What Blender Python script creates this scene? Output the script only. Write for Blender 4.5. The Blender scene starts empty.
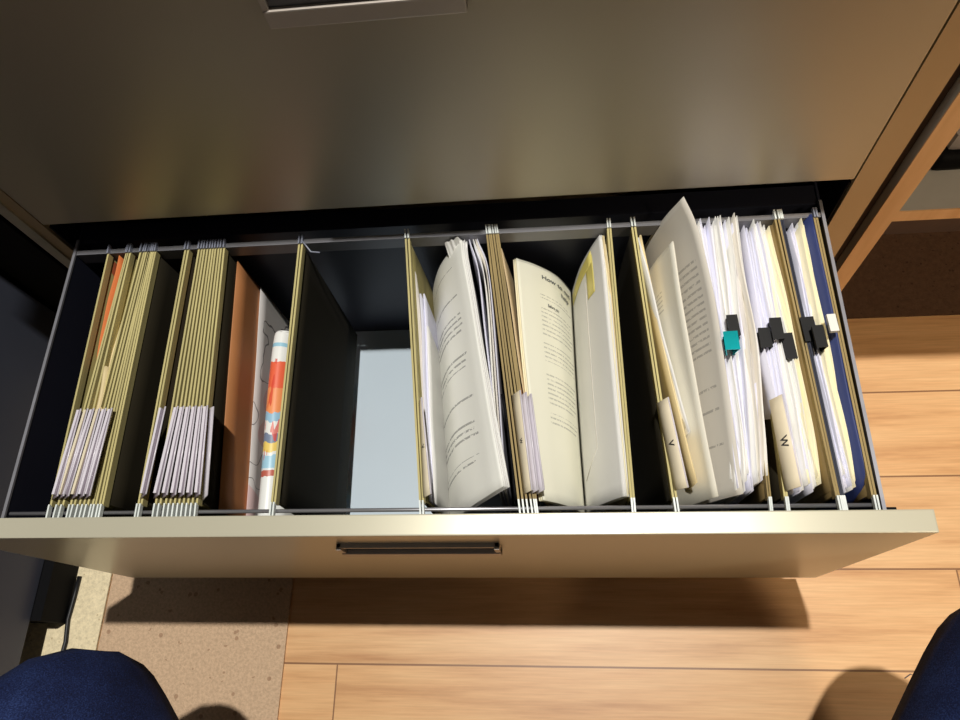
import bpy, bmesh, math, random
from mathutils import Vector, Matrix
random.seed(7)
C = bpy.context.scene.collection

# ------------------------------------------------------------------ camera survey
F = 719.0
CAM = Vector((0.1307, -0.1362, 0.6639))
RM = Matrix(((0.99370841, 0.03235881, 0.10722175),
             (0.01248833, 0.91936877, -0.39319855),
             (-0.11129977, 0.39206372, 0.91318038)))

def X(u, y, z):
    """x position, on the line (y,z) of the drawer, seen at picture column u"""
    a = (u - 480) / F
    c0, c1, c2 = RM.col[0], RM.col[1], RM.col[2]
    dy, dz = y - CAM.y, z - CAM.z
    # (dx*c0x+dy*c0y+dz*c0z) = a * -(dx*c2x+dy*c2y+dz*c2z)
    num = -(dy * c0[1] + dz * c0[2]) - a * (dy * c2[1] + dz * c2[2])
    return CAM.x + num / (c0[0] + a * c2[0])

YB, YF = 0.303, 0.0          # back and front rail
FLOOR = -0.37
DX0, DX1 = -0.4251, 0.4104   # drawer box sides

# ------------------------------------------------------------------ object helpers
def prop(o, label=None, cat=None, group=None, kind=None):
    if label: o['label'] = label
    if cat: o['category'] = cat
    if group: o['group'] = group
    if kind: o['kind'] = kind
    return o

def thing(name, label, cat, loc=(0, 0, 0), group=None):
    o = bpy.data.objects.new(name, None); C.objects.link(o)
    o.location = loc; o.empty_display_size = .02
    return prop(o, label, cat, group)

def link(name, me, mat, parent=None, smooth=False):
    o = bpy.data.objects.new(name, me); C.objects.link(o)
    if mat:
        for m in (mat if isinstance(mat, (list, tuple)) else [mat]): me.materials.append(m)
    if smooth:
        for p in me.polygons: p.use_smooth = True
    if parent:
        o.parent = parent
        o.matrix_parent_inverse = Matrix.Translation(parent_world(parent)).inverted()
    return o

def parent_world(p):
    v = Vector((0, 0, 0))
    # parts are modelled in world coordinates; only Empties carry a location
    v += Vector(p.location)
    return v

def mesh_from(bm, name):
    me = bpy.data.meshes.new(name); bm.normal_update(); bm.to_mesh(me); bm.free(); return me

def bx(bm, x0, x1, y0, y1, z0, z1, bev=0):
    r = bmesh.ops.create_cube(bm, size=1)
    vs = r['verts']
    for v in vs:
        v.co = Vector(((x0 + x1) / 2 + v.co.x * (x1 - x0), (y0 + y1) / 2 + v.co.y * (y1 - y0), (z0 + z1) / 2 + v.co.z * (z1 - z0)))
    if bev:
        es = {e for v in vs for e in v.link_edges}
        bmesh.ops.bevel(bm, geom=list(es), offset=bev, segments=2, affect='EDGES', profile=.7)

def box(name, dims, mat, parent=None, bev=0):
    bm = bmesh.new()
    for d in (dims if isinstance(dims[0], (tuple, list)) else [dims]): bx(bm, *d, bev=bev)
    return link(name, mesh_from(bm, name), mat, parent)

def poly_prism(bm, a, b, w, h0, h1):
    """slab from point a to b (top centre line), width w in x, from z offset h0 to h1"""
    a, b = Vector(a), Vector(b)
    vs = []
    for p in (a, b):
        for sx, sz in ((-1, h0), (1, h0), (1, h1), (-1, h1)):
            vs.append(bm.verts.new((p.x + sx * w / 2, p.y, p.z + sz)))
    for k in range(4):
        bm.faces.new((vs[k], vs[(k + 1) % 4], vs[4 + (k + 1) % 4], vs[4 + k]))
    bm.faces.new(vs[0:4][::-1]); bm.faces.new(vs[4:8])

def cr(p0, p1, p2, p3, t):
    return 0.5 * ((2 * p1) + (-p0 + p2) * t + (2 * p0 - 5 * p1 + 4 * p2 - p3) * t * t + (-p0 + 3 * p1 - 3 * p2 + p3) * t ** 3)

def interp(pts, t):
    n = len(pts) - 1
    if n == 0: return pts[0]
    k = min(int(t * n), n - 1); f = t * n - k
    p1, p2 = pts[k], pts[k + 1]
    p0 = pts[k - 1] if k > 0 else 2 * p1 - p2
    p3 = pts[k + 2] if k + 2 <= n else 2 * p2 - p1
    return cr(p0, p1, p2, p3, f)

class Surf:
    """smooth sheet through rows of points; row 0 is the back end, last the front; each row runs top to bottom"""
    def __init__(s, rows): s.rows = [[Vector(p) for p in r] for r in rows]
    def at(s, v, u):
        return interp([interp(r, u) for r in s.rows], v)
    def normal(s, v, u):
        e = .01
        a = s.at(min(v + e, 1), u) - s.at(max(v - e, 0), u); b = s.at(v, min(u + e, 1)) - s.at(v, max(u - e, 0))
        n = a.cross(b); n.normalize(); return n
    def build(s, name, mat, parent=None, nv=16, nu=10, thick=.0005, wob=0, seed=0, off=0.0):
        rnd = random.Random(seed)
        ph = [rnd.uniform(0, 6.28) for _ in range(4)]
        me = bpy.data.meshes.new(name); vs = []; fs = []; uv = []
        for i in range(nv + 1):
            for j in range(nu + 1):
                v, u = i / nv, j / nu
                p = s.at(v, u)
                if wob:
                    p = p + Vector((wob * (math.sin(7 * v + ph[0]) + .6 * math.sin(13 * v + 2 * u + ph[1])), 0,
                                    .5 * wob * math.sin(5 * v + ph[2])))
                vs.append(p); uv.append((u, v))
        for i in range(nv):
            for j in range(nu):
                a = i * (nu + 1) + j
                fs.append((a, a + 1, a + nu + 2, a + nu + 1))
        me.from_pydata([tuple(v) for v in vs], [], fs)
        l = me.uv_layers.new(name='UVMap')
        for lp in me.loops: l.data[lp.index].uv = uv[lp.vertex_index]
        o = link(name, me, mat, parent, smooth=True)
        if thick:
            m = o.modifiers.new('thickness', 'SOLIDIFY'); m.thickness = thick; m.offset = off
        return o

def tube(bm, pts, r, seg=8, closed_ends=True):
    rings = []
    n = len(pts)
    for i, p in enumerate(pts):
        p = Vector(p)
        d = (Vector(pts[min(i + 1, n - 1)]) - Vector(pts[max(i - 1, 0)])).normalized()
        a = Vector((0, 0, 1)) if abs(d.z) < .9 else Vector((1, 0, 0))
        e1 = d.cross(a).normalized(); e2 = d.cross(e1).normalized()
        rings.append([bm.verts.new(p + r * (math.cos(k * 2 * math.pi / seg) * e1 + math.sin(k * 2 * math.pi / seg) * e2)) for k in range(seg)])
    for a, b in zip(rings, rings[1:]):
        for k in range(seg):
            bm.faces.new((a[k], a[(k + 1) % seg], b[(k + 1) % seg], b[k]))
    if closed_ends:
        bm.faces.new(rings[0][::-1]); bm.faces.new(rings[-1])

def glyph_mesh(txt, size, fn, name, mat, parent):
    """lettering turned into mesh, each vertex laid on a surface by fn(x,y)->Vector"""
    cu = bpy.data.curves.new(name, 'FONT'); cu.body = txt; cu.size = size; cu.offset = size * .02
    cu.align_x = 'CENTER'; cu.align_y = 'CENTER'; cu.resolution_u = 3
    tmp = bpy.data.objects.new('tmp', cu); C.objects.link(tmp)
    dg = bpy.context.evaluated_depsgraph_get(); dg.update()
    me = bpy.data.meshes.new_from_object(tmp.evaluated_get(dg))
    bpy.data.objects.remove(tmp); bpy.data.curves.remove(cu)
    for v in me.vertices: v.co = fn(v.co.x, v.co.y)
    me.name = name; me.materials.clear()
    return link(name, me, mat, parent)

# ------------------------------------------------------------------ materials
class N:
    def __init__(s, name):
        s.m = bpy.data.materials.new(name); s.m.use_nodes = True
        s.t = s.m.node_tree; s.b = s.t.nodes['Principled BSDF']
    def n(s, ty, **k):
        nd = s.t.nodes.new(ty)
        for a, v in k.items(): setattr(nd, a, v)
        return nd
    def l(s, a, b): s.t.links.new(a, b)
    def inp(s, sock, v):
        if hasattr(v, 'is_output'): s.l(v, sock)
        else: sock.default_value = v
    def math(s, op, a, b=0.0, c=0.0):
        nd = s.n('ShaderNodeMath', operation=op)
        s.inp(nd.inputs[0], a); s.inp(nd.inputs[1], b); s.inp(nd.inputs[2], c)
        return nd.outputs[0]
    def mix(s, f, a, b, blend='MIX'):
        nd = s.n('ShaderNodeMix', data_type='RGBA', blend_type=blend)
        s.inp(nd.inputs[0], f)
        for i, v in ((6, a), (7, b)):
            if hasattr(v, 'is_output'): s.l(v, nd.inputs[i])
            else: nd.inputs[i].default_value = (*v, 1)
        return nd.outputs[2]
    def noise(s, vec, scale, detail=2, rough=.5):
        nd = s.n('ShaderNodeTexNoise'); s.l(vec, nd.inputs['Vector'])
        nd.inputs['Scale'].default_value = scale; nd.inputs['Detail'].default_value = detail; nd.inputs['Roughness'].default_value = rough
        return nd.outputs['Fac']
    def obj(s, scale=(1, 1, 1)):
        tc = s.n('ShaderNodeTexCoord'); mp = s.n('ShaderNodeMapping'); s.l(tc.outputs['Object'], mp.inputs[0]); mp.inputs['Scale'].default_value = scale
        return mp.outputs[0]
    def ramp(s, f, stops):
        nd = s.n('ShaderNodeValToRGB'); s.l(f, nd.inputs[0]); cr_ = nd.color_ramp
        while len(cr_.elements) < len(stops): cr_.elements.new(.5)
        for e, (p, c) in zip(cr_.elements, stops): e.position = p; e.color = (*c, 1)
        return nd.outputs[0]

def srgb(r, g, b):
    f = lambda c: ((c / 255 + .055) / 1.055) ** 2.4 if c > 10 else c / 255 / 12.92
    return (f(r), f(g), f(b))

def simple(name, col, rough=.6, metal=0, var=.12, scale=(30, 30, 30), spec=.5, sub=0):
    n = N(name)
    f = n.noise(n.obj(scale), 1.0, 3)
    dark = tuple(c * (1 - var) for c in col); light = tuple(min(1, c * (1 + var)) for c in col)
    n.l(n.ramp(f, [(.3, dark), (.7, light)]), n.b.inputs['Base Color'])
    n.b.inputs['Roughness'].default_value = rough; n.b.inputs['Metallic'].default_value = metal
    n.b.inputs['Specular IOR Level'].default_value = spec
    return n.m

M = {}
M['metal'] = simple('shaded champagne paint', srgb(182, 173, 155), .42, .45, .03, (3, 3, 3))  # drawer front paint darkened; the upper face's dimness is in the colour
M['front'] = simple('champagne drawer front', srgb(202, 197, 176), .30, .28, .03, (3, 3, 3))
M['stile'] = simple('cabinet frame steel', srgb(176, 156, 126), .42, .4, .03, (3, 3, 3))
M['dark'] = simple('black inner steel', srgb(26, 27, 38), .45, .2, .1, (8, 8, 8))
M['side'] = simple('drawer side steel', srgb(38, 40, 54), .45, .3, .1, (8, 8, 8))
M['sideedge'] = simple('drawer side edge', srgb(150, 150, 158), .4, .5)
M['tray'] = simple('pale grey tray', srgb(186, 200, 212), .4, .0, .03, (6, 6, 6))
M['rail'] = simple('bright steel rail', srgb(170, 170, 176), .3, .7, .05)
M['railb'] = simple('grey steel strip', srgb(128, 128, 134), .4, .3, .3, (4, 4, 4))
M['handle'] = simple('silver handle', srgb(196, 186, 176), .4, .3, .04)
M['hslot'] = simple('handle slot', srgb(96, 96, 98), .4, .4)
M['olive'] = simple('olive hanging card', srgb(140, 130, 80), .8, 0, .18, (60, 8, 60))
M['oliveedge'] = simple('olive folded edge', srgb(190, 178, 122), .7, 0, .16, (300, 6, 300))
M['bandedge'] = simple('brown olive fold', srgb(150, 130, 84), .7, 0, .2, (200, 6, 200))
M['oliveband'] = simple('brown olive card', srgb(132, 110, 68), .75, 0, .15, (60, 8, 60))
M['darkolive'] = simple('shaded olive card', srgb(42, 37, 25), .9, 0, .12, (10, 10, 10), spec=.2)  # olive card darkened; shade on the pocket faces put into its colour
M['hook'] = simple('white hook tip', srgb(222, 228, 226), .4)
M['ghook'] = simple('grey hook tip', srgb(130, 134, 150), .4)
M['navyhook'] = simple('navy bar', srgb(40, 50, 80), .5)
M['tab'] = simple('milky plastic tab', srgb(218, 212, 222), .25, 0, .04)
M['tabpaper'] = simple('cream tab insert', srgb(222, 210, 184), .6, 0, .04)
M['tabgrey'] = simple('mauve plastic tab', srgb(128, 116, 128), .3, 0, .08)
M['ink'] = simple('black ink', srgb(34, 32, 34), .7)
M['greyink'] = simple('grey ink', srgb(96, 98, 100), .7)
M['white'] = simple('white paper', srgb(226, 225, 222), .7, 0, .03, (12, 4, 12))
M['lilac'] = simple('cool white paper', srgb(216, 216, 232), .7, 0, .03, (12, 4, 12))
M['cream'] = simple('cream paper', srgb(236, 228, 196), .7, 0, .03, (12, 4, 12))
M['greypaper'] = simple('grey white paper', srgb(214, 208, 198), .7, 0, .03, (12, 4, 12))
M['manila'] = simple('manila card', srgb(226, 206, 158), .7, 0, .05, (12, 4, 12))
M['tan'] = simple('tan card', srgb(214, 190, 150), .7, 0, .06)
M['yellow'] = simple('yellow transparent tape', srgb(226, 212, 120), .4, 0, .06)
M['orange'] = simple('orange paper', srgb(226, 128, 70), .7, 0, .08)
M['rust'] = simple('rust card', srgb(128, 58, 28), .75, 0, .12)
M['kraft'] = simple('kraft envelope', srgb(180, 120, 74), .6, 0, .12, (6, 14, 3))
M['navy'] = simple('navy card', srgb(46, 58, 110), .55, 0, .10, (5, 5, 5))
M['midnight'] = simple('midnight card', srgb(24, 30, 52), .6, 0, .1)
M['clip'] = simple('black spring steel', srgb(9, 9, 12), .55, 0, .1, spec=.3)
M['teal'] = simple('metallic teal steel', srgb(0, 176, 184), .25, .6, .25)
M['steel'] = simple('clip wire', srgb(190, 192, 196), .25, .9)
M['black'] = simple('black plastic', srgb(5, 5, 8), .7, 0, .1, spec=.15)
M['pedestal'] = simple('dark grey laminate', srgb(76, 80, 94), .5, 0, .06, (5, 5, 5))
M['cable'] = simple('black cable', srgb(16, 16, 20), .5)
M['beech'] = None
M['shelfw'] = simple('pale grey laminate', srgb(176, 172, 166), .5, 0, .04)
M['kick'] = simple('brown skirting', srgb(120, 96, 84), .7, 0, .06)
M['device'] = simple('off white plastic', srgb(170, 160, 156), .45, 0, .05)
M['wall'] = simple('painted wall', srgb(70, 66, 60), .9, 0, .02, (2, 2, 2))
M['ceil'] = simple('ceiling paint', srgb(80, 78, 74), .9, 0, .02, (2, 2, 2))

def denim():
    n = N('navy denim')
    v = n.obj((1, 1, 1))
    a = n.noise(v, 900, 2); b = n.noise(v, 14, 4)
    f = n.math('ADD', n.math('MULTIPLY', a, .5), n.math('MULTIPLY', b, .5))
    n.l(n.ramp(f, [(.35, srgb(10, 14, 34)), (.5, srgb(20, 30, 66)), (.7, srgb(46, 64, 112))]), n.b.inputs['Base Color'])
    n.b.inputs['Roughness'].default_value = .9
    n.b.inputs['Specular IOR Level'].default_value = .2
    bp = n.n('ShaderNodeBump'); n.l(n.math('ADD', n.math('MULTIPLY', a, .15), b), bp.inputs['Height']); bp.inputs['Strength'].default_value = .35; bp.inputs['Distance'].default_value = .008
    n.l(bp.outputs[0], n.b.inputs['Normal'])
    return n.m
M['denim'] = denim()

def wood_floor():
    n = N('oak strip floor')
    v = n.obj()
    sp = n.n('ShaderNodeSeparateXYZ'); n.l(v, sp.inputs[0])
    W = .1238
    yy = n.math('DIVIDE', n.math('ADD', sp.outputs[1], .134), W)
    idx = n.math('FLOOR', yy); fr = n.math('FRACT', yy)
    # staggered ends
    wn = n.n('ShaderNodeTexWhiteNoise', noise_dimensions='1D'); n.l(idx, wn.inputs['W'])
    xx = n.math('DIVIDE', n.math('ADD', sp.outputs[0], n.math('MULTIPLY', wn.outputs['Value'], 1.1)), 1.28)
    xi = n.math('FLOOR', xx)
    wn2 = n.n('ShaderNodeTexWhiteNoise', noise_dimensions='2D')
    cv = n.n('ShaderNodeCombineXYZ'); n.l(idx, cv.inputs[0]); n.l(xi, cv.inputs[1]); n.l(cv.outputs[0], wn2.inputs['Vector'])
    # grain: stretched along x, shifted per plank
    cg = n.n('ShaderNodeCombineXYZ')
    n.l(n.math('ADD', n.math('MULTIPLY', sp.outputs[0], 2.2), n.math('MULTIPLY', wn2.outputs['Value'], 40)), cg.inputs[0])
    n.l(n.math('MULTIPLY', sp.outputs[1], 26), cg.inputs[1]); n.l(idx, cg.inputs[2])
    g1 = n.noise(cg.outputs[0], 1.6, 6, .62)
    cf = n.n('ShaderNodeCombineXYZ')
    n.l(n.math('MULTIPLY', sp.outputs[0], 14), cf.inputs[0]); n.l(n.math('MULTIPLY', sp.outputs[1], 420), cf.inputs[1]); n.l(idx, cf.inputs[2])
    g2 = n.noise(cf.outputs[0], 1.0, 3)
    base = n.ramp(g1, [(.28, srgb(196, 142, 92)), (.48, srgb(222, 172, 120)), (.66, srgb(232, 186, 134)), (.8, srgb(210, 158, 104))])
    tint = n.ramp(wn2.outputs['Value'], [(0, (.86, .84, .80)), (.5, (1, 1, 1)), (1, (1.0, 1.04, 1.10))])
    c = n.mix(1.0, base, tint, 'MULTIPLY')
    fine = n.ramp(g2, [(.3, (.9, .88, .85)), (.7, (1.04, 1.04, 1.04))])
    c = n.mix(1.0, c, fine, 'MULTIPLY')
    seam = n.math('LESS_THAN', n.math('MINIMUM', fr, n.math('SUBTRACT', 1.0, fr)), .010)
    xf = n.math('FRACT', xx); seam2 = n.math('LESS_THAN', n.math('MINIMUM', xf, n.math('SUBTRACT', 1.0, xf)), .0008)
    c = n.mix(n.math('MULTIPLY', n.math('MAXIMUM', seam, seam2), .75), c, srgb(96, 54, 26))
    n.l(c, n.b.inputs['Base Color']); n.b.inputs['Roughness'].default_value = .42
    n.b.inputs['Specular IOR Level'].default_value = .45
    return n.m

def beech():
    n = N('beech edging')
    f = n.noise(n.obj((60, 60, 6)), 1.0, 4)
    n.l(n.ramp(f, [(.3, srgb(222, 170, 118)), (.7, srgb(240, 194, 144))]), n.b.inputs['Base Color']); n.b.inputs['Roughness'].default_value = .5
    return n.m
M['beech'] = beech()

def speckle(name, base, dot, dens, scale=260):
    n = N(name)
    v = n.obj()
    a = n.noise(v, scale, 3, .7); b = n.noise(v, 60, 2); c = n.noise(v, 34, 1)
    col = n.mix(n.ramp(a, [(.35, (0, 0, 0)), (.65, (1, 1, 1))]), tuple(x * .84 for x in base), tuple(min(1, x * 1.1) for x in base))
    vo = n.n('ShaderNodeTexVoronoi'); n.l(v, vo.inputs['Vector']); vo.inputs['Scale'].default_value = dens
    s = n.math('MULTIPLY', n.math('LESS_THAN', vo.outputs['Distance'], .16), n.math('GREATER_THAN', b, .5))
    col = n.mix(n.math('MULTIPLY', s, .55), col, dot)
    n.l(col, n.b.inputs['Base Color']); n.b.inputs['Roughness'].default_value = .92
    n.b.inputs['Specular IOR Level'].default_value = .1
    bp = n.n('ShaderNodeBump'); n.l(a, bp.inputs['Height']); bp.inputs['Strength'].default_value = .5; bp.inputs['Distance'].default_value = .003
    n.l(bp.outputs[0], n.b.inputs['Normal'])
    return n.m
M['mat'] = speckle('beige speckled mat', srgb(206, 176, 146), srgb(140, 104, 80), 52)
M['litmat'] = speckle('cream lit mat', srgb(236, 220, 184), srgb(176, 152, 112), 110, 190)
M['carpet'] = speckle('dark brown carpet', srgb(96, 72, 56), srgb(52, 38, 30), 90, 160)

def text_paper(name, base, lines, v0, v1, u0, u1, blocks, ink=.75, flip=False, dens=42, wmin=.43, band=.34, seed=0):
    """printed page: thin rows of dark word marks across the sheet; blocks = list of (v_start, v_end) paragraphs"""
    n = N(name)
    tc = n.n('ShaderNodeTexCoord'); sp = n.n('ShaderNodeSeparateXYZ'); n.l(tc.outputs['UV'], sp.inputs[0])
    u, v = sp.outputs[0], sp.outputs[1]
    k = n.math('MULTIPLY', v, float(lines)); row = n.math('FLOOR', k); fr = n.math('FRACT', k)
    inb = n.math('LESS_THAN', fr, band)
    cv = n.n('ShaderNodeCombineXYZ'); n.l(n.math('MULTIPLY', u, float(dens)), cv.inputs[0]); n.l(n.math('ADD', n.math('MULTIPLY', row, 7.31), float(seed)), cv.inputs[1]); n.l(n.math('MULTIPLY', fr, 1.5), cv.inputs[2])
    w = n.math('GREATER_THAN', n.noise(cv.outputs[0], 1.0, 2, .8), wmin)
    wn = n.n('ShaderNodeTexWhiteNoise', noise_dimensions='1D'); n.l(n.math('ADD', row, float(seed)), wn.inputs['W'])
    rag = n.math('MULTIPLY', wn.outputs['Value'], .18 * abs(u1 - u0))
    if flip: lim = n.math('MULTIPLY', n.math('GREATER_THAN', u, n.math('ADD', rag, u0)), n.math('LESS_THAN', u, u1))
    else: lim = n.math('MULTIPLY', n.math('GREATER_THAN', u, u0), n.math('LESS_THAN', u, n.math('SUBTRACT', u1, rag)))
    blk = None
    for a, b in blocks:
        q = n.math('MULTIPLY', n.math('GREATER_THAN', v, a), n.math('LESS_THAN', v, b))
        blk = q if blk is None else n.math('MAXIMUM', blk, q)
    f = n.math('MULTIPLY', n.math('MULTIPLY', inb, w), n.math('MULTIPLY', lim, blk))
    f = n.math('MULTIPLY', f, ink)
    nz = n.noise(n.obj((12, 4, 12)), 1.0, 3)
    c0 = n.ramp(nz, [(.3, tuple(c * .97 for c in base)), (.7, tuple(min(1, c * 1.03) for c in base))])
    n.l(n.mix(f, c0, srgb(70, 70, 74)), n.b.inputs['Base Color'])
    n.b.inputs['Roughness'].default_value = .65
    return n.m

# ================================================================== THE ROOM
o = box('floor', (-1.9, 2.2, -2.0, .357, FLOOR - .03, FLOOR), wood_floor()); prop(o, kind='structure')
# the carpeted area begins where the boards end
o = box('floor_carpeted', (-1.9, 2.2, .357, 1.6, FLOOR - .03, FLOOR + .004), M['carpet']); prop(o, kind='structure')
o = box('wall_back', (-1.9, 2.2, 1.6, 1.68, FLOOR - .03, 4.10), M['wall']); prop(o, kind='structure')
o = box('wall_left', (-1.98, -1.9, -2.0, 1.68, FLOOR - .03, 4.10), M['wall']); prop(o, kind='structure')
o = box('wall_right', (2.2, 2.28, -2.0, 1.68, FLOOR - .03, 4.10), M['wall']); prop(o, kind='structure')
o = box('wall_front', (-1.98, 2.28, -2.08, -2.0, FLOOR - .03, 4.10), M['wall']); prop(o, kind='structure')
o = box('ceiling', (-1.98, 2.28, -2.08, 1.68, 4.10, 4.18), M['ceil']); prop(o, kind='structure')

# floor coverings left of the boards
o = box('floor_mat', (-.530, -.255, -1.0, .30, FLOOR, FLOOR + .004), M['mat'], bev=.0015)
prop(o, 'beige brown speckled mat lying on the wood floor left of the boards', 'mat')
o = box('mat_lit_strip', (-.95, -.532, -1.0, .30, FLOOR, FLOOR + .005), M['litmat'], bev=.0015)  # more of the mat, the brighter light on it put into its cream colour
prop(o, 'strip of mat coloured cream as brightly lit, left of the beige part', 'carpet')

# ================================================================== FILING CABINET
cab = thing('filing_cabinet', 'champagne metal lateral filing cabinet with its lower drawer pulled open', 'filing cabinet', (-.0075, .323, FLOOR))
CX0, CX1, CY0, CY1 = -.478, .4655, .323, .775
ZTOP = .39
bm = bmesh.new()
bx(bm, CX0, -.4505, CY0, CY1, FLOOR, ZTOP)
bx(bm, .4365, CX1, CY0, CY1, FLOOR, ZTOP)
bx(bm, -.4505, .4365, CY0, CY1, .355, ZTOP)
bx(bm, -.4505, .4365, CY0 + .03, CY1, FLOOR, -.292)
link('carcass', mesh_from(bm, 'carcass'), M['stile'], cab)
box('back_panel', (-.4505, .4365, CY1 - .012, CY1, -.292, .355), M['dark'], cab)
box('inner_shelf', (-.4505, .4365, CY0 + .012, CY1 - .012, .018, .028), M['dark'], cab)
for xa in (-.4505, .4345): box('inner_lining', (xa, xa + .002, CY0 + .004, CY1 - .012, -.292, .018), M['dark'], cab)
box('frame_edge', (-.4795, -.4655, .3205, .323, FLOOR, ZTOP), simple('pale frame edge', srgb(190, 184, 168), .4, .4), cab)

def drawer_handle(parent, yf, zt):
    """flush pull: a shallow silver frame around a dark finger slot"""
    x0, x1 = -.082, .072
    z1, z0 = zt - .042, zt - .078
    bm = bmesh.new()
    bx(bm, x0, x1, yf - .007, yf + .001, z0, z0 + .016, bev=.0012)
    bx(bm, x0, x1, yf - .004, yf + .001, z1 - .004, z1, bev=.0008)
    bx(bm, x0, x0 + .005, yf - .006, yf + .001, z0, z1, bev=.0008)
    bx(bm, x1 - .005, x1, yf - .006, yf + .001, z0, z1, bev=.0008)
    h = link('handle', mesh_from(bm, 'handle'), M['handle'], parent)
    return h
def handle_slot(parent, yf, zt):
    box('handle_recess', (-.077, .067, yf - .0025, yf + .0005, zt - .068, zt - .046), M['hslot'], parent)

up = box('upper_drawer', (-.4485, .4345, .3225, .342, .0294, .352), M['metal'], cab, bev=.0015)
drawer_handle(up, .3225, .352); handle_slot(up, .3225, .352)

# the open drawer: box, front, rails
DFX0, DFX1 = -.4487, .434
dr = box('lower_drawer', (DX0, DX1, -.0118, .42, -.274, -.270), M['tray'], cab)
for xs in (DX0, DX1):
    box('side_panel', (xs - .0012, xs + .0012, -.012, .42, -.268, -.0025), M['side'], dr)
    box('side_edge', (xs - .0016, xs + .0016, -.0118, .32, -.0025, .0), M['sideedge'], dr)
for xa in (DX0 - .010, DX1 + .004):
    box('slide_rail', (xa, xa + .006, .02, .70, -.22, -.18), M['dark'], dr)
box('drawer_front', (DFX0, DFX1, -.0309, -.0118, -.283, .0352), M['front'], dr, bev=.0012)
drawer_handle(dr, -.0309, .0352); handle_slot(dr, -.0309, .0352)
box('drawer_back', (DX0, DX1, .318, .3195, -.27, -.004), M['side'], dr)
box('back_ledge', [(DX0, DX1, .3195, .34, -.006, -.004), (DX0, DX1, .34, .342, -.03, -.004)], M['dark'], dr)
bm = bmesh.new(); tube(bm, [(DX0 + .004, .0, -.0045), (DX1 - .002, .0, -.0045)], .0019, 10)
link('hanging_rail', mesh_from(bm, 'hanging_rail'), M['rail'], dr, True)
box('hanging_rail', (DX0 + .002, DX1 - .002, .3000, .3015, -.020, -.0015), M['railb'], dr)
box('rail_ledge', (DX0 + .002, DX1 - .002, .3015, .3055, -.0028, -.0012), M['rail'], dr)
box('inner_lip', (DX0, DX1, -.0118, -.0045, -.27, -.012), M['dark'], dr)
box('latch_bar', (DX1 + .001, DX1 + .016, -.004, .000, -.02, -.014), M['black'], dr)

# ================================================================== HANGING FOLDERS
ORD = ['first', 'second', 'third', 'fourth', 'fifth', 'sixth', 'seventh', 'eighth', 'ninth', 'tenth']

def bar(parent, ub, uf, hookmat, gh=None, card='oliveedge', zb=.001):
    a = Vector((X(ub, YB, zb), YB - (.012 if zb < 0 else 0), zb)); b = Vector((X(uf, YF, .001), YF, .001))
    d = (b - a)
    bm = bmesh.new(); poly_prism(bm, a + d * .015, b - d * .02, .0020, -.009, .0)
    o = link('hanger_bar', mesh_from(bm, 'hanger_bar'), M[card], parent)
    for q, r, mt in ((a - d * .02, a + d * .018, gh or hookmat), (b + d * .024, b - d * .024, hookmat)):
        bm = bmesh.new(); poly_prism(bm, q, r, .0016, -.0025, .0025)
        link('hook', mesh_from(bm, 'hook'), mt, o)
    return a, b

def panel_surf(a, b, dxb, dyz=-.235, bow=0.0, inset=.004):
    """card panel hanging from bar a-b; its lower edge is displaced by dxb in x"""
    d = b - a
    p, q = a + d * .02, b - d * .03
    rows = []
    for t in (0, .5, 1):
        top = p.lerp(q, t); top.z -= inset
        rows.append([top, top + Vector((dxb * .4 + bow, 0, dyz * .4)), top + Vector((dxb, 0, dyz))])
    return Surf(rows)

def hanging_folder(label, bars, group, mat='olive', spread=(0, 0), hook='hook', ghook=None, inner=None, zb=.001):
    (ub1, uf1), (ub2, uf2) = bars
    t = thing('hanging_folder', label, 'hanging folder', (X(uf1, YF, 0), YF, 0), group)
    a1, b1 = bar(t, ub1, uf1, M[hook], M[ghook] if ghook else None, 'oliveedge' if mat == 'olive' else 'bandedge', zb)
    a2, b2 = bar(t, ub2, uf2, M[hook], M[ghook] if ghook else None, 'oliveedge' if mat == 'olive' else 'bandedge', zb)
    mt = M[mat]
    panel_surf(a1, b1, spread[0]).build('card_panel', mt, t, 10, 6, .0006)
    panel_surf(a2, b2, spread[1]).build('card_panel', M[inner] if inner else mt, t, 10, 6, .0006)
    return t

def tab(parent, inner, outer, z=.012, mat='tab', mark=None, msize=.008, mpos=.55, name='index_tab', th=.0012, edge=None):
    """plastic tab: inner=(ub,yb,uf,yf) line on the bar, outer=the raised free edge"""
    ub, yb, uf, yf = inner; vb, wb, vf, wf = outer
    A = Vector((X(ub, yb, .001), yb, .001)); B = Vector((X(uf, yf, .001), yf, .001))
    D = Vector((X(vb, wb, z), wb, z)); E = Vector((X(vf, wf, z), wf, z))
    s = Surf([[D, A], [D.lerp(E, .5), A.lerp(B, .5)], [E, B]])
    o = s.build(name, M[mat], parent, 8, 2, th)
    bm = bmesh.new(); tube(bm, [D, E], .0009, 6)
    link('tab_rim', mesh_from(bm, 'tab_rim'), M[edge or 'tab'], o, True)
    if mark:
        def fn(x, y):
            uu = .5 - y / (A - D).length; vv = mpos - x / (B - A).length
            p = s.at(vv, uu); nn = s.normal(vv, uu)
            if nn.z < 0: nn = -nn
            return p + nn * .0010
        # letters read from the right side of the drawer, so they lie across the tab
        def fn2(x, y):
            uu = .5 - y / (A - D).length; vv = mpos + x / (B - A).length
            p = s.at(vv, uu); nn = s.normal(vv, uu)
            if nn.z < 0: nn = -nn
            return p + nn * .0010
        glyph_mesh(mark, msize, fn2, 'tab_letter', M['ink'], o)
    return o

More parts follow.
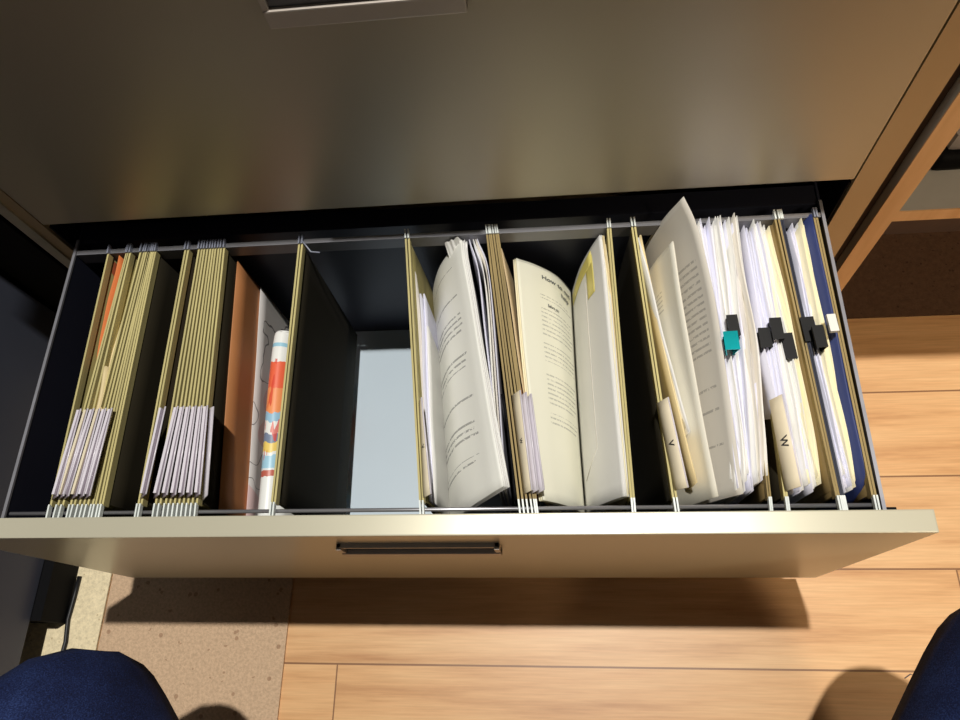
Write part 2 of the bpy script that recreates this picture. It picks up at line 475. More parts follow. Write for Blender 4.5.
GA = 'olive hanging folders bunched at the left end of the drawer'
A = [((109, 49), (127.5, 56)), ((128.5, 61), (131, 69)), ((141.5, 72.5), (145, 77.5)), ((147, 82), (150, 86)), ((150.5, 91), (152.5, 94)), ((154.2, 98), (156.2, 101))]
fA = []
for i, bs in enumerate(A):
    if i == 0: lab = 'leftmost olive hanging folder, gaping around an orange sheet'
    elif i == 5: lab = 'olive hanging folder closing the left bundle, its bare shaded side facing the gap'
    else: lab = 'olive hanging folder in the left bundle, %s from the left end of the drawer' % ORD[i]
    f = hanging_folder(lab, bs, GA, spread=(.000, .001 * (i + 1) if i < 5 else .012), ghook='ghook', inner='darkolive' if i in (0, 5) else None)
    fA.append(f)
# tabs of the left bundle
ta = [(80, 57), (87, 63), (93, 68), (99, 76), (105, 83), (111, 89)]
for i, (ub, uf) in enumerate(ta):
    tab(fA[i], (ub - 3, .105, uf - 5, .012), (ub + 1, .105, uf + .5, .014), .010, 'tabgrey')
    bm = bmesh.new(); poly_prism(bm, (X(ub - 1, .104, .008), .104, .008), (X(uf - 3, .016, .008), .016, .008), .0026, -.004, .002)
    link('tab_insert', mesh_from(bm, 'tab_insert'), M['tabpaper' if i in (1, 3) else 'tab'], fA[i])

GB = 'olive hanging folders bunched left of the kraft envelope'
fB0 = hanging_folder('single olive hanging folder hanging between the two left bundles', ((186, 137), (189, 140)), None, spread=(.0, .004), ghook='ghook', inner='darkolive')
tab(fB0, (163, .105, 140.5, .012), (165.5, .105, 146, .015), .010, 'tabgrey')
bm = bmesh.new(); poly_prism(bm, (X(161, .104, .008), .104, .008), (X(142, .016, .008), .016, .008), .0022, -.004, .002)
link('tab_insert', mesh_from(bm, 'tab_insert'), M['tab'], fB0)
fr_ = [154.5, 159, 164.5, 169, 173.5, 178, 182.5, 187, 191.5, 196]
bk_ = [199.5, 202.5, 205, 208, 211, 213.5, 216, 219, 221.5, 224.5]
fB = []
for i in range(5):
    lab = 'olive hanging folder of the second bundle, %s from its left side' % ORD[i] if i < 4 else 'olive hanging folder at the right of the second bundle, holding the kraft envelope'
    f = hanging_folder(lab, ((bk_[2 * i], fr_[2 * i]), (bk_[2 * i + 1], fr_[2 * i + 1])), GB, spread=(.0, .0), ghook='ghook', inner='darkolive' if i == 4 else None)
    fB.append(f)
for i, (ub, uf) in enumerate([(177, 157), (183, 165.5), (189, 174), (195, 182), (201, 190), (206.5, 198)]):
    p = fB[min(i, 4)]
    tab(p, (ub - 3, .105, uf - 3.5, .012), (ub + 1, .105, uf + 1.5, .014), .010, 'tabgrey')
    bm = bmesh.new(); poly_prism(bm, (X(ub - 1, .104, .008), .104, .008), (X(uf - 1.5, .016, .008), .016, .008), .0028, -.004, .002)
    link('tab_insert', mesh_from(bm, 'tab_insert'), M['tab'], p)
tab(fB[4], (209, .105, 203, .010), (213.5, .102, 207, .012), .014, 'tab')

# filling inside the bundles: plain folders standing between the bars
def filler(name, label, cat, back, front, z, zb, mat, group=None, wob=.0006, seed=0, y0=.295, y1=.012, lean=0, mid=None, thick=.0006, dz=0, n=12):
    rows = []
    pts = [(y0, back), ((y0 + y1) / 2, mid if mid is not None else (back + front) / 2), (y1, front)]
    for k, (y, u) in enumerate(pts):
        zt = z + dz * (1 - k / 2)
        x = X(u, y, zt)
        rows.append([(x, y, zt), (x + lean * .35, y, zt + (zb - zt) * .35), (x + lean, y, zb)])
    o = Surf(rows).build(name, M[mat] if isinstance(mat, str) else mat, None, n, 8, thick, wob, seed)
    if label: prop(o, label, cat, group)
    return o

def orph(o, parent):
    o.parent = parent
    o.matrix_parent_inverse = Matrix.Translation(parent_world(parent)).inverted()
    return o

filler('paper_sheet', 'orange sheet curling inside the leftmost hanging folder', 'paper', 119.5, 96, .001, -.2, 'orange', y1=.16, mid=106.5, thick=.0009, seed=2)
filler('paper_sheet', 'rust red card inside the leftmost hanging folder, beside the orange sheet', 'card', 115, 57, -.012, -.2, 'rust', thick=.0006)
filler('manila_folder', 'manila folder standing in the left bundle of olive folders', 'folder', 138, 71, -.006, -.21, 'manila', y0=.28, thick=.002, mid=104.5)
filler('manila_folder', 'tan folder standing in the left bundle under the plastic tabs', 'folder', 106, 82, .004, -.21, 'manila', y0=.155, y1=.03, mid=None, thick=.003, )
filler('kraft_card', 'brown card standing in the gap left of the second bundle', 'card', 200, 156, -.012, -.21, 'kraft', thick=.001)

# kraft envelope with white sheets in front, all in the folder before divider C
XP = X(224.5, YB, .001)
def hang_rows(data, zb):
    rows = []
    for x, y, z in data: rows.append([(x, y, z), (x, y, (z + zb) / 2), (x, y, zb)])
    return rows
XQ = X(196, YF, .001)
o = Surf(hang_rows([(XP + .0025, .300, -.030), ((XP + XQ) / 2 + .0026, .15, -.034), (XQ + .0028, .008, -.04)], -.262)).build('kraft_envelope', M['kraft'], None, 14, 8, .0012)
prop(o, 'large kraft envelope standing against the right of the second bundle', 'envelope')

def scribble_paper():
    n = N('white printed sheet with pencil strokes')
    tc = n.n('ShaderNodeTexCoord'); mp = n.n('ShaderNodeMapping'); n.l(tc.outputs['UV'], mp.inputs[0])
    mp.inputs['Scale'].default_value = (2.2, 5, 1); mp.inputs['Rotation'].default_value = (0, 0, .25)
    v1 = n.noise(mp.outputs[0], 1.0, 2, .4)
    ln = n.math('LESS_THAN', n.math('ABSOLUTE', n.math('SUBTRACT', v1, .52)), .006)
    sp = n.n('ShaderNodeSeparateXYZ'); n.l(tc.outputs['UV'], sp.inputs[0])
    pink = n.math('MULTIPLY', n.math('GREATER_THAN', n.noise(mp.outputs[0], .6, 1), .52), n.math('GREATER_THAN', sp.outputs[1], .35))
    c = n.mix(n.math('MULTIPLY', pink, .5), srgb(212, 208, 206), srgb(206, 150, 150))
    c = n.mix(n.math('MULTIPLY', ln, .8), c, srgb(70, 66, 70))
    n.l(c, n.b.inputs['Base Color']); n.b.inputs['Roughness'].default_value = .6
    return n.m
o = Surf(hang_rows([(XP + .0055, .299, -.092), ((XP + XQ) / 2 + .0058, .15, -.098), (XQ + .006, .006, -.10)], -.262)).build('paper_sheet', scribble_paper(), None, 14, 8, .0008, .0003, 3)
prop(o, 'white printed sheet with pencil strokes standing before the kraft envelope', 'paper')

def booklet_mat():
    n = N('printed picture cover')
    tc = n.n('ShaderNodeTexCoord'); sp = n.n('ShaderNodeSeparateXYZ'); n.l(tc.outputs['UV'], sp.inputs[0])
    v = sp.outputs[1]; nz = n.noise(tc.outputs['UV'], 6, 3)
    vv = n.math('ADD', v, n.math('MULTIPLY', n.math('SUBTRACT', nz, .5), .035))
    W_ = srgb(232, 234, 232)
    r = n.ramp(vv, [(0, W_), (.37, srgb(232, 104, 72)), (.47, srgb(238, 150, 96)), (.555, srgb(150, 192, 218)), (.585, W_), (.625, srgb(120, 134, 160)),
                    (.65, srgb(236, 206, 110)), (.68, W_), (.695, srgb(160, 204, 226)), (.74, srgb(225, 230, 232)), (.75, srgb(190, 100, 84)), (.772, W_)])
    for nd in n.t.nodes:
        if nd.type == 'VALTORGB': nd.color_ramp.interpolation = 'CONSTANT'
    red = n.math('MULTIPLY', n.math('GREATER_THAN', n.noise(tc.outputs['UV'], 9, 1), .62), n.math('MULTIPLY', n.math('GREATER_THAN', v, .36), n.math('LESS_THAN', v, .77)))
    r = n.mix(n.math('MULTIPLY', red, .8), r, srgb(214, 70, 50))
    blu = n.math('MULTIPLY', n.math('GREATER_THAN', v, .28), n.math('LESS_THAN', v, .30))
    r = n.mix(n.math('MULTIPLY', blu, .8), r, srgb(120, 190, 220))
    n.l(r, n.b.inputs['Base Color']); n.b.inputs['Roughness'].default_value = .35
    return n.m
ZK = -.085
rows = []
for y, u in ((.232, 277), (.222, 273.5), (.15, 267), (.06, 261), (.004, 256.5)):
    x = X(u, y, ZK)
    rows.append([(x - .002, y, ZK - .012), (x + .001, y, ZK - .001), (x + .008, y, ZK + .002), (x + .018, y, ZK - .004), (x + .028, y, ZK - .03), (x + .036, y, -.262)])
o = Surf(rows).build('booklet', booklet_mat(), None, 18, 16, .002, 0)
prop(o, 'rolled white booklet with red, blue and yellow picture cover beside the printed sheet', 'booklet')

# divider C, the wide empty folder
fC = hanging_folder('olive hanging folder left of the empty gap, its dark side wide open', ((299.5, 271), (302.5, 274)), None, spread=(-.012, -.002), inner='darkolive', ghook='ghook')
bm = bmesh.new()
tube(bm, [(X(302, .30, .004), .30, .004), (X(306, .296, .0), .296, .0), (X(311, .29, -.002), .289, -.002), (X(320, .286, -.004), .288, -.003)], .0009, 6)
link('bent_hook', mesh_from(bm, 'bent_hook'), M['ghook'], fC)

# folder D and what it holds
fD = hanging_folder('olive hanging folder right of the empty gap with a tab lettered V', ((405.5, 420.5), (408.5, 423.5)), None, spread=(.0, .012))
tab(fD, (419, .105, 423.5, .010), (421.5, .108, 431, .012), .008, 'tabpaper', 'V', .006, .5)
filler('manila_folder', 'manila folder edge just right of the empty gap', 'folder', 410.5, 424, -.012, -.22, 'manila', y0=.285, wob=.0003, thick=.0016, mid=416)
for i, (ub, uf, y0, z, mt) in enumerate([(415, 427, .268, -.02, 'greypaper'), (420, 429.5, .24, -.02, 'lilac'), (424, 432, .245, -.03, 'lilac'), (427, 434, .205, -.03, 'white')]):
    filler('paper_sheet', '%s sheet standing between the manila edge and the curved document' % ['grey white', 'pale lilac', 'lower lilac', 'white rightmost'][i], 'paper', ub, uf, z, -.23, mt, wob=.0005, seed=i, y0=y0, thick=.0018)

# ---- document E: a curved bundle of printed sheets
def EV(dx=0, dz=0):
    rows = []
    data = [  # y, top u, top z, then side points (x offset back left and down)
        (.297, 462, -.006), (.27, 463.5, .002), (.22, 471, .004), (.15, 481, .006), (.08, 492, .008), (.018, 504, .010)]
    for y, u, z in data:
        x = X(u, y, z) + dx
        # lower down the sheet swings to the left
        k = (y - .018) / .279
        xl = .000 * (1 - k) + (-.031) * k
        x1 = x - .010; x4 = xl + dx * .3
        ys = [y - .016 * q * (y < .05) for q in (0, .3, .8, 1, 1)]
        rows.append([(x, ys[0], z + dz), (x - (x - x4) * .20, ys[1], z - .016 + dz), (x - (x - x4) * .60, ys[2], z - .062 + dz), (x - (x - x4) * .92, ys[3], -.14), (x4, ys[4], -.225)])
    return rows
tE = thing('stapled_document', 'thick curved white printed document leaning beside the empty gap', 'document', (.03, .15, -.2))
mE = text_paper('printed page E', srgb(240, 240, 234), 52, 0, 1, .24, .80, [(.19, .21), (.34, .36), (.42, .50), (.55, .60), (.68, .70), (.76, .82), (.87, .89)], ink=.6, flip=True, dens=30, seed=4)
Surf(EV()).build('page', mE, tE, 30, 20, .0008)
for k in range(1, 4):
    Surf(EV(dx=.0016 * k, dz=-.0012 * k)).build('page', M['white'], tE, 20, 12, .0010, .0004, k)
# ragged torn top of the last page at the back
bm = bmesh.new()
pr = None
for k in range(9):
    x = X(443 + k * 2.4, .299, 0); z = -.012 + [0, .003, .002, .007, .005, .009, .012, .006, .0][k]
    a, b = bm.verts.new((x, .298, z)), bm.verts.new((x + .004, .285, -.03))
    if pr: bm.faces.new((pr[0], a, b, pr[1]))
    pr = (a, b)
link('torn_edge', mesh_from(bm, 'torn_edge'), M['white'], tE)
# curling sheets right of the document
def curl(name, label, pts, mat, th=.0008, zb=-.225, lean=0, cat='paper', wob=.0003, seed=0, parent=None, group=None, rowbend=0, n=18):
    """pts: list of (u, y, z) along the top edge from back to front"""
    rows = []
    for u, y, z in pts:
        x = X(u, y, z)
        rows.append([(x, y, z), (x + rowbend + lean * .3, y, z + (zb - z) * .3), (x + rowbend * .5 + lean * .7, y, z + (zb - z) * .7), (x + lean, y, zb)])
    o = Surf(rows).build(name, M[mat] if isinstance(mat, str) else mat, parent, n, 8, th, wob, seed)
    if label: prop(o, label, cat, group)
    return o
tP = thing('paper_bundle', 'bundle of curling white sheets between the curved document and the brown folders', 'paper bundle', (.08, .15, -.2))
for k, (u0, u1, u2, u3) in enumerate([(465, 470, 486, 499), (469, 479, 491, 502), (473, 484, 493, 504), (476, 487, 495.5, 505.5), (478, 489, 497.5, 507)]):
    curl('page', None, [(u0, .296, -.004), (u1, .25, -.006), (u2, .13, -.010), (u3, .02, -.016)], ['white', 'lilac', 'white', 'greypaper', 'lilac'][k], .0010, lean=-.004, wob=.0006, seed=k + 20, parent=tP)

# ---- G: brown olive folders with three tabs
GG = 'brown olive hanging folders in the middle of the drawer'
fG = []
for i, bs in enumerate([((486.5, 519.5), (489.0, 523.5)), ((490.5, 527.5), (493.0, 531.7)), ((495.5, 535), (497.5, 537))]):
    fG.append(hanging_folder('brown olive hanging folder in the middle bundle, %s' % ['leftmost, its side against the white sheets', 'between the other two', 'rightmost, next to the tan card'][i], bs, GG, mat='oliveband', spread=(0, .002)))
for i, (a, b, c, d) in enumerate([(512, 524, 520, 532), (519, 531, 526, 538), (525.5, 537, 531, 544)]):
    tab(fG[i], (a, .110 - .002 * i, b, .012), (c, .112 - .002 * i, d, .014), .010, 'tab' if i else 'tabpaper', ['W', 'I', 'X'][0] if i == 0 else None, .005, .5, edge='tab')
filler('paper_sheet', 'dark wire bound spine standing left of the middle tabs', 'notebook', 503, 516.5, -.02, -.2, 'black', y0=.12, thick=.003)
filler('card', 'tan card with cut corner standing right of the brown middle folders', 'card', 502, 542.5, -.016, -.22, 'tan', y0=.29, y1=.012, thick=.001, mid=519, lean=.022)
filler('card', 'rust coloured card peeping out below the tan card', 'card', 515, 538, -.020, -.22, 'rust', y0=.16, y1=.012, thick=.001)

# ---- F: open booklet, V shaped
def FV_left():
    rows = []
    for y, ut, zt, ug, zg in ((.297, 516, -.050, 571.5, -.135), (.25, 518.5, -.034, 573, -.12), (.17, 524, -.022, 576, -.105), (.09, 532, -.012, 580, -.095), (.008, 543, -.006, 585.5, -.085)):
        xt, xg = X(ut, y, zt), X(ug, y, zg)
        rows.append([(xt, y, zt), (xt + (xg - xt) * .35, y, zt + (zg - zt) * .20), (xt + (xg - xt) * .72, y, zt + (zg - zt) * .52), (xg, y, zg)])
    return rows
def FV_right():
    rows = []
    for y, ut, zt, ug, zg in ((.297, 600, -.010, 572, -.135), (.25, 604, -.004, 573.5, -.12), (.17, 610, .0, 576.5, -.105), (.09, 617, .0, 580.5, -.095), (.010, 625, -.002, 586, -.085)):
        xt, xg = X(ut, y, zt), X(ug, y, zg)
        rows.append([(xg, y, zg), (xg + (xt - xg) * .30, y, zg + (zt - zg) * .45), (xg + (xt - xg) * .7, y, zg + (zt - zg) * .80), (xt, y, zt)])
    return rows
tF = thing('open_booklet', 'open cream booklet with a printed heading and yellow tape, spread in a V', 'booklet', (.15, .15, -.2))
sF = Surf(FV_left())
mF = text_paper('printed page F', srgb(236, 234, 216), 58, 0, 1, .36, .96, [(.235, .265), (.31, .42), (.45, .52), (.56, .68), (.71, .75)], ink=.42, dens=46, wmin=.45, band=.34, seed=11)
pF = sF.build('printed_page', mF, tF, 30, 18, .0010)
def onF(cv, cu, sx):
    def fn(x, y):
        v = cv - y / .29; u = cu + x * sx
        p = sF.at(v, u); n_ = sF.normal(v, u)
        if n_.z < 0: n_ = -n_
        return p + n_ * .0012
    return fn
glyph_mesh('How to get', .016, onF(.105, .66, 7.0), 'heading', M['greyink'], pF)
glyph_mesh('help', .014, onF(.175, .80, 7.0), 'heading', M['greyink'], pF)
glyph_mesh('Before you', .0058, onF(.292, .56, 7.0), 'subheading', M['greyink'], pF)
sR = Surf(FV_right())
pR = sR.build('blank_page', M['white'], tF, 24, 14, .0010)
def patch(s, name, v0, v1, ua, ub, mat, parent, off=.0011, skew=0):
    rows = []
    for k in range(5):
        v = v0 + (v1 - v0) * k / 4
        r = []
        for j in range(5):
            u = ua + (ub - ua) * j / 4
            vv = min(max(v + skew * (j / 4), 0), 1)
            n_ = s.normal(vv, u)
            if n_.z < 0: n_ = -n_
            r.append(s.at(vv, u) + n_ * off)
        rows.append(r)
    return Surf(rows).build(name, M[mat], parent, 8, 6, .0002)
patch(sR, 'yellow_tape', .07, .17, .05, .66, 'yellow', pR, skew=-.05)
patch(sR, 'yellow_tape', .06, .30, .50, .68, 'yellow', pR, off=.0009)
bm = bmesh.new()
def onR(v, u):
    n_ = sR.normal(v, u)
    if n_.z < 0: n_ = -n_
    return sR.at(v, u) + n_ * .0008
tube(bm, [onR(.20 + .62 * k / 12, .46) for k in range(13)] + [onR(.86, .30), onR(.90, .12)], .0004, 5)
link('fold_line', mesh_from(bm, 'fold_line'), M['greypaper'], pR, True)
for k in range(3):
    rows = [[(p[0] + (.0016 + .0014 * k) * 1.0, p[1], p[2] - .001 * k) for p in r] for r in FV_right()]
    Surf(rows).build('page', M[['white', 'cream', 'white'][k]], tF, 18, 10, .0009)
for k in range(2):
    rows = [[(p[0] - .0018 * (k + 1), p[1], p[2] - .0015 * (k + 1)) for p in r] for r in FV_left()]
    Surf(rows).build('page', M['cream'], tF, 18, 10, .0009)
filler('manila_folder', 'manila folder standing right of the open booklet', 'folder', 604, 630, -.004, -.22, 'manila', y0=.292, wob=.0004, thick=.002, mid=617, lean=-.01)
filler('paper_sheet', 'cream sheet between the manila folder and the hanging folder right of the booklet', 'paper', 606, 632, -.010, -.22, 'cream', y0=.285, wob=.0004, thick=.001, mid=619, lean=-.01)

# folder H, I with dark empty pocket between
fH = hanging_folder('olive hanging folder right of the open booklet, left of the dark slot', ((607.5, 632), (610, 634.5)), None, spread=(-.006, -.004))
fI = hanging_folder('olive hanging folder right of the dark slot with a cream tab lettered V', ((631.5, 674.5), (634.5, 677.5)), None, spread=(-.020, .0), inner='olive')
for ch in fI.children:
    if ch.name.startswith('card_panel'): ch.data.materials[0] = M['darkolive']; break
tab(fI, (657, .098, 675, .014), (668, .100, 688, .014), .012, 'tabpaper', 'V', .009, .5, th=.0016)
filler('manila_folder', 'golden manila folder with worn corner right of the cream V tab', 'folder', 641, 697, -.003, -.22, 'manila', y0=.29, y1=.022, wob=.0004, thick=.0018, mid=664, lean=-.02)
filler('paper_sheet', 'white sheet standing in front of the golden manila folder', 'paper', 639, 690, .000, -.22, 'white', y0=.285, y1=.07, wob=.0006, thick=.002, mid=661, lean=-.01)

# ---- two leaning letters right of it
def lean_sheet(name, label, tops, left, mat, thick=.0009, cat='letter', wob=.0003, seed=0, zb=-.215, bulge=.5):
    """tops: (u,y,z) of the free top edge; left: x reach of the foot left of the top"""
    rows = []
    for (u, y, z), l in zip(tops, left):
        x = X(u, y, z)
        rows.append([(x, y, z), (x - l * .42, y, z - .045), (x - l * .80, y, z - .115), (x - l, y, zb)])
    s = Surf(rows)
    o = s.build(name, mat, None, 26, 16, thick, wob, seed)
    prop(o, label, cat)
    return o, s
mB = text_paper('typed letter', srgb(208, 203, 194), 50, 0, 1, .10, .85, [(.28, .56), (.59, .60), (.635, .66), (.70, .71), (.80, .82)], ink=.42, dens=34, seed=3)
lean_sheet('letter', 'large greyish typed letter whose corner juts up above the back rail',
           [(683.5, .302, .045), (697, .27, .036), (714, .20, .026), (725, .13, .016), (735, .06, .008), (743, .010, .002)],
           [.042, .046, .052, .056, .060, .062], mB, .0009, seed=1)
mS = text_paper('folded letter', srgb(228, 224, 210), 44, 0, 1, .25, .95, [(.22, .34), (.62, .66)], ink=.35, dens=30, seed=8)
lean_sheet('letter', 'smaller cream white letter leaning in front of the large grey one',
           [(673, .262, .026), (678, .22, .022), (688, .16, .016), (701, .09, .008), (718, .008, .002)],
           [.034, .036, .038, .042, .046], mS, .0016, seed=2)
# ---- loose white sheaf between the big letter and folder K
def bundle(label, left, right, n, mats, zlo, zhi, seed, name='paper_bundle', zb=-.225, wob=.0009, lean=-.01, group=None, th=.0008, ymin=.0):
    """left/right: three (u) columns at back, middle, front"""
    rnd = random.Random(seed)
    t = thing(name, label, 'paper bundle', (X((left[2] + right[2]) / 2, .01, -.2), .01, -.22), group)
    for i in range(n):
        f = i / max(1, n - 1)
        us = [left[k] + (right[k] - left[k]) * f + rnd.uniform(-1.0, 1.0) for k in range(3)]
        yb = rnd.uniform(.285, .300); yf = rnd.uniform(.012, .03) + ymin
        zz = [rnd.uniform(zlo, zhi), rnd.uniform(zlo, zhi) * .6, rnd.uniform(zlo, zhi) * .5 - .006]
        pts = [(us[0], yb, zz[0]), ((us[0] + us[1]) / 2 + rnd.uniform(-1.2, 1.2), .225, zz[0] * .8), (us[1], .155, zz[1]),
               ((us[1] + us[2]) / 2 + rnd.uniform(-1.5, 1.5), .085, zz[1]), (us[2], yf, zz[2])]
        curl('page', None, pts, rnd.choice(mats), th, zb=zb, lean=lean, wob=wob, seed=seed * 31 + i, parent=t, n=20)
    return t
bundle('loose white sheets directly right of the large grey letter', (692, 718, 732), (708, 724, 744), 6, ['white', 'lilac', 'greypaper'], -.002, .016, 5)
bundle('upright white papers behind the teal binder clip', (712, 729, 744), (722, 737, 753), 6, ['white', 'lilac', 'white', 'greypaper'], .004, .026, 6)
bundle('tall white papers just left of the W tab folder', (727, 741, 755), (736, 758, 767), 7, ['white', 'lilac', 'greypaper', 'lilac'], .004, .026, 8)
# folders J and K
fJ = hanging_folder('thin brown hanging folder pressed against the white papers left of the W tab', ((741, 769.5), (742, 771)), None, mat='oliveband', spread=(-.004, 0), zb=-.04)
fK = hanging_folder('olive hanging folder with a wide cream tab lettered W', ((750, 786), (752, 788)), None, spread=(-.018, 0), zb=-.04, inner='darkolive')
for ch in fK.children:
    if ch.name.startswith('card_panel'): ch.data.materials[0] = M['darkolive']
tab(fK, (769.5, .098, 786, .012), (782, .100, 801.5, .014), .012, 'tabpaper', 'W', .010, .5, th=.0016)
# clipped bundles right of K
bundle('white papers held by the leftmost of the three black binder clips', (744, 765, 789), (752, 775, 801), 7, ['lilac', 'white', 'lilac'], -.016, .002, 9)
bundle('lilac white papers under the middle of the three black binder clips', (752, 776, 801), (757, 783, 812), 5, ['lilac', 'white'], -.006, .006, 10)
bundle('cream papers held by the rightmost of the three black binder clips', (758, 785, 811), (769, 796, 822), 7, ['cream', 'cream', 'white'], -.010, .004, 11)
# olive band L, dark M
fL = hanging_folder('wide brown olive hanging folder right of the cream clipped papers', ((774.5, 838.5), (778, 841)), None, mat='oliveband', spread=(0, 0))
filler('manila_folder', 'brown card folder lining the wide olive hanging folder', 'folder', 772, 833, -.006, -.22, 'oliveband', y0=.296, y1=.014, wob=.0003, thick=.0032, mid=800, lean=-.006)
fM = hanging_folder('midnight blue hanging folder between brown olive folder and white papers', ((780, 843), (781.5, 845)), None, mat='midnight', spread=(0, .004), hook='hook')
for ch in fM.children:
    if ch.name.startswith('hanger_bar'): ch.data.materials[0] = M['midnight']
bundle('white papers held by the pair of black clips beside the midnight folder', (786, 812, 844), (795, 819, 851), 8, ['lilac', 'white', 'lilac'], -.014, .002, 12)
bundle('creamy white papers under the white tag at the right of the drawer', (797, 821, 851), (804, 828, 856), 5, ['white', 'cream', 'white'], -.010, .006, 13)
# blue folder N
oN = curl('presentation_folder', 'navy blue card folder standing near the right side of the drawer', [(811, .299, .006), (830, .20, .004), (849, .10, .002), (866, .03, -.002), (870, .010, -.016)], 'navy', .0022, lean=-.045, cat='folder', wob=0)
oN2 = curl('paper_sheet', 'thin grey sheet between the navy folder and the last hanging folder', [(816, .297, -.004), (836, .18, -.004), (870, .02, -.010)], 'greypaper', .001, lean=-.03, wob=.0004)
fO = hanging_folder('rightmost olive hanging folder against the right drawer side', ((813.5, 874.5), (816, 877.5)), None, mat='oliveband', spread=(-.01, -.002), ghook='ghook')

# ================================================================== BINDER CLIPS
def binder_clip(label, u, v_y, mat, w=.022, L=.026, z=.012, gap=.010, group='black binder clips on the clipped papers', yaw=0.0, wires=True):
    """triangular sprung clip sitting on the paper tops: flat spine on top, cheeks closing below"""
    z -= .006; gap *= .80; L *= 1.0
    x = X(u, v_y, z)
    yaw = math.atan2(0, 1) + yaw
    t = thing('binder_clip', label, 'binder clip', (x, v_y, z), group)
    bm = bmesh.new()
    th = .0010
    prof = [(-gap / 2 * .5, -w * .55), (-gap / 2, 0), (gap / 2, 0), (gap / 2 * .5, -w * .55)]
    def ring(yy, off):
        pts = []
        for (px, pz) in prof:
            s = 1 if off == 0 else 1
            pts.append((px * (1 - 0) + (off if px < 0 else -off), yy, pz - (off if pz == 0 else 0)))
        return pts
    grid = {}
    for a, yy in enumerate((-L / 2, L / 2)):
        for b, off in enumerate((0, th)):
            grid[a, b] = [bm.verts.new(Vector(p)) for p in ring(yy, off)]
    for k in range(3):
        for b in (0, 1):
            bm.faces.new((grid[0, b][k], grid[0, b][k + 1], grid[1, b][k + 1], grid[1, b][k]))
        for a in (0, 1):
            bm.faces.new((grid[a, 0][k], grid[a, 0][k + 1], grid[a, 1][k + 1], grid[a, 1][k]))
    for k in (0, 3):
        bm.faces.new((grid[0, 0][k], grid[0, 1][k], grid[1, 1][k], grid[1, 0][k]))
    # rolled edges where wires sit
    for sx in (-1, 1):
        tube(bm, [(sx * gap * .25, -L / 2, -w * .55), (sx * gap * .25, L / 2, -w * .55)], .0011, 6)
    bmesh.ops.recalc_face_normals(bm, faces=bm.faces)
    R_ = Matrix.Translation((x, v_y, z)) @ Matrix.Rotation(yaw, 4, 'Z')
    bm.transform(R_)
    link('clip_body', mesh_from(bm, 'clip_body'), mat, t)
    if wires:
        for sx in ():
            bm = bmesh.new()
            q = sx * (gap * .5 + .0012)
            tube(bm, [(sx * gap * .2, -L * .3, -w * .72), (q, -L * .16, -w * .2), (q, -L * .14, -.001), (q, L * .14, -.001), (q, L * .16, -w * .2), (sx * gap * .2, L * .3, -w * .72)], .0006, 5)
            bm.transform(R_)
            link('wire_handle', mesh_from(bm, 'wire_handle'), M['clip'] if mat is not M['teal'] else M['teal'], t, True)
    return t
def yv(v, z):
    """depth in the drawer of a point at height z near picture row v"""
    lo, hi = -.05, .35
    c1, c2 = RM.col[1], RM.col[2]
    for _ in range(40):
        m = (lo + hi) / 2
        d = Vector((.3 - CAM.x, m - CAM.y, z - CAM.z))
        y = 360 - F * d.dot(c1) / -d.dot(c2)
        if y > v: lo = m
        else: hi = m
    return (lo + hi) / 2
binder_clip('shiny teal metal binder clip on the white papers', 731.5, yv(339, .026), M['teal'], .024, .019, .030, .017, group=None, yaw=.02)
binder_clip('black binder clip directly behind the teal one', 733.5, yv(323, .022), M['clip'], .022, .022, .024, .013, yaw=.05)
binder_clip('black binder clip leftmost of the three left of the brown folder', 765.5, yv(335, .012), M['clip'], .022, .021, .010, .014, yaw=.02)
binder_clip('black binder clip in the middle of the three left of the brown folder', 777, yv(328, .012), M['clip'], .022, .023, .014, .014, yaw=.03)
binder_clip('black binder clip rightmost of the three, on the cream papers', 789.5, yv(344, .012), M['clip'], .022, .027, .010, .013, yaw=.05)
binder_clip('large black binder clip right of the midnight blue folder', 809.5, yv(328, .012), M['clip'], .022, .026, .010, .016, yaw=.06)
binder_clip('small black binder clip right of the large one, beside the white tag', 820, yv(337, .018), M['clip'], .022, .023, .020, .013, yaw=.06)
t_ = box('paper_tag', (-.0040, .0040, -.009, .009, -.004, .0), M['white'])
t_.location = (X(829.5, yv(326, .006), .006), yv(326, .014), .014); t_.rotation_euler = (0, 0, .05)
prop(t_, 'small bright white tag folded over the papers beside the navy folder', 'tag')

# ================================================================== BOOKCASE on the right
bc = thing('bookcase', 'beech edged bookcase standing right of the filing cabinet', 'bookcase', (.9, .323, FLOOR))
box('side_panel', (.4815, .503, .3245, .62, FLOOR, .28), M['shelfw'], bc)
box('edging', (.4815, .503, .323, .3245, FLOOR, .28), M['beech'], bc)
box('side_panel', (1.30, 1.3215, .3245, .62, FLOOR, .28), M['shelfw'], bc)
box('dark_gap_strip', (.4665, .4805, .335, .62, FLOOR, .28), simple('dark gap brown', srgb(66, 46, 34), .7), bc)  # dark brown strip standing in for the dark open gap
for z in (-.035, .28):
    sh = box('shelf', (.503, 1.30, .3245, .61, z - .018, z), M['shelfw'], bc)
    box('shelf_edging', (.503, 1.30, .323, .3245, z - .018, z), M['beech'], sh)
box('back_board', (.503, 1.30, .61, .62, -.05, .28), simple('shadow blue back board', srgb(40, 44, 66), .7), bc)  # shadow of the niche put into the board's dark blue
box('kick_board', (.503, 1.30, .50, .515, FLOOR + .004, -.053), M['kick'], bc)
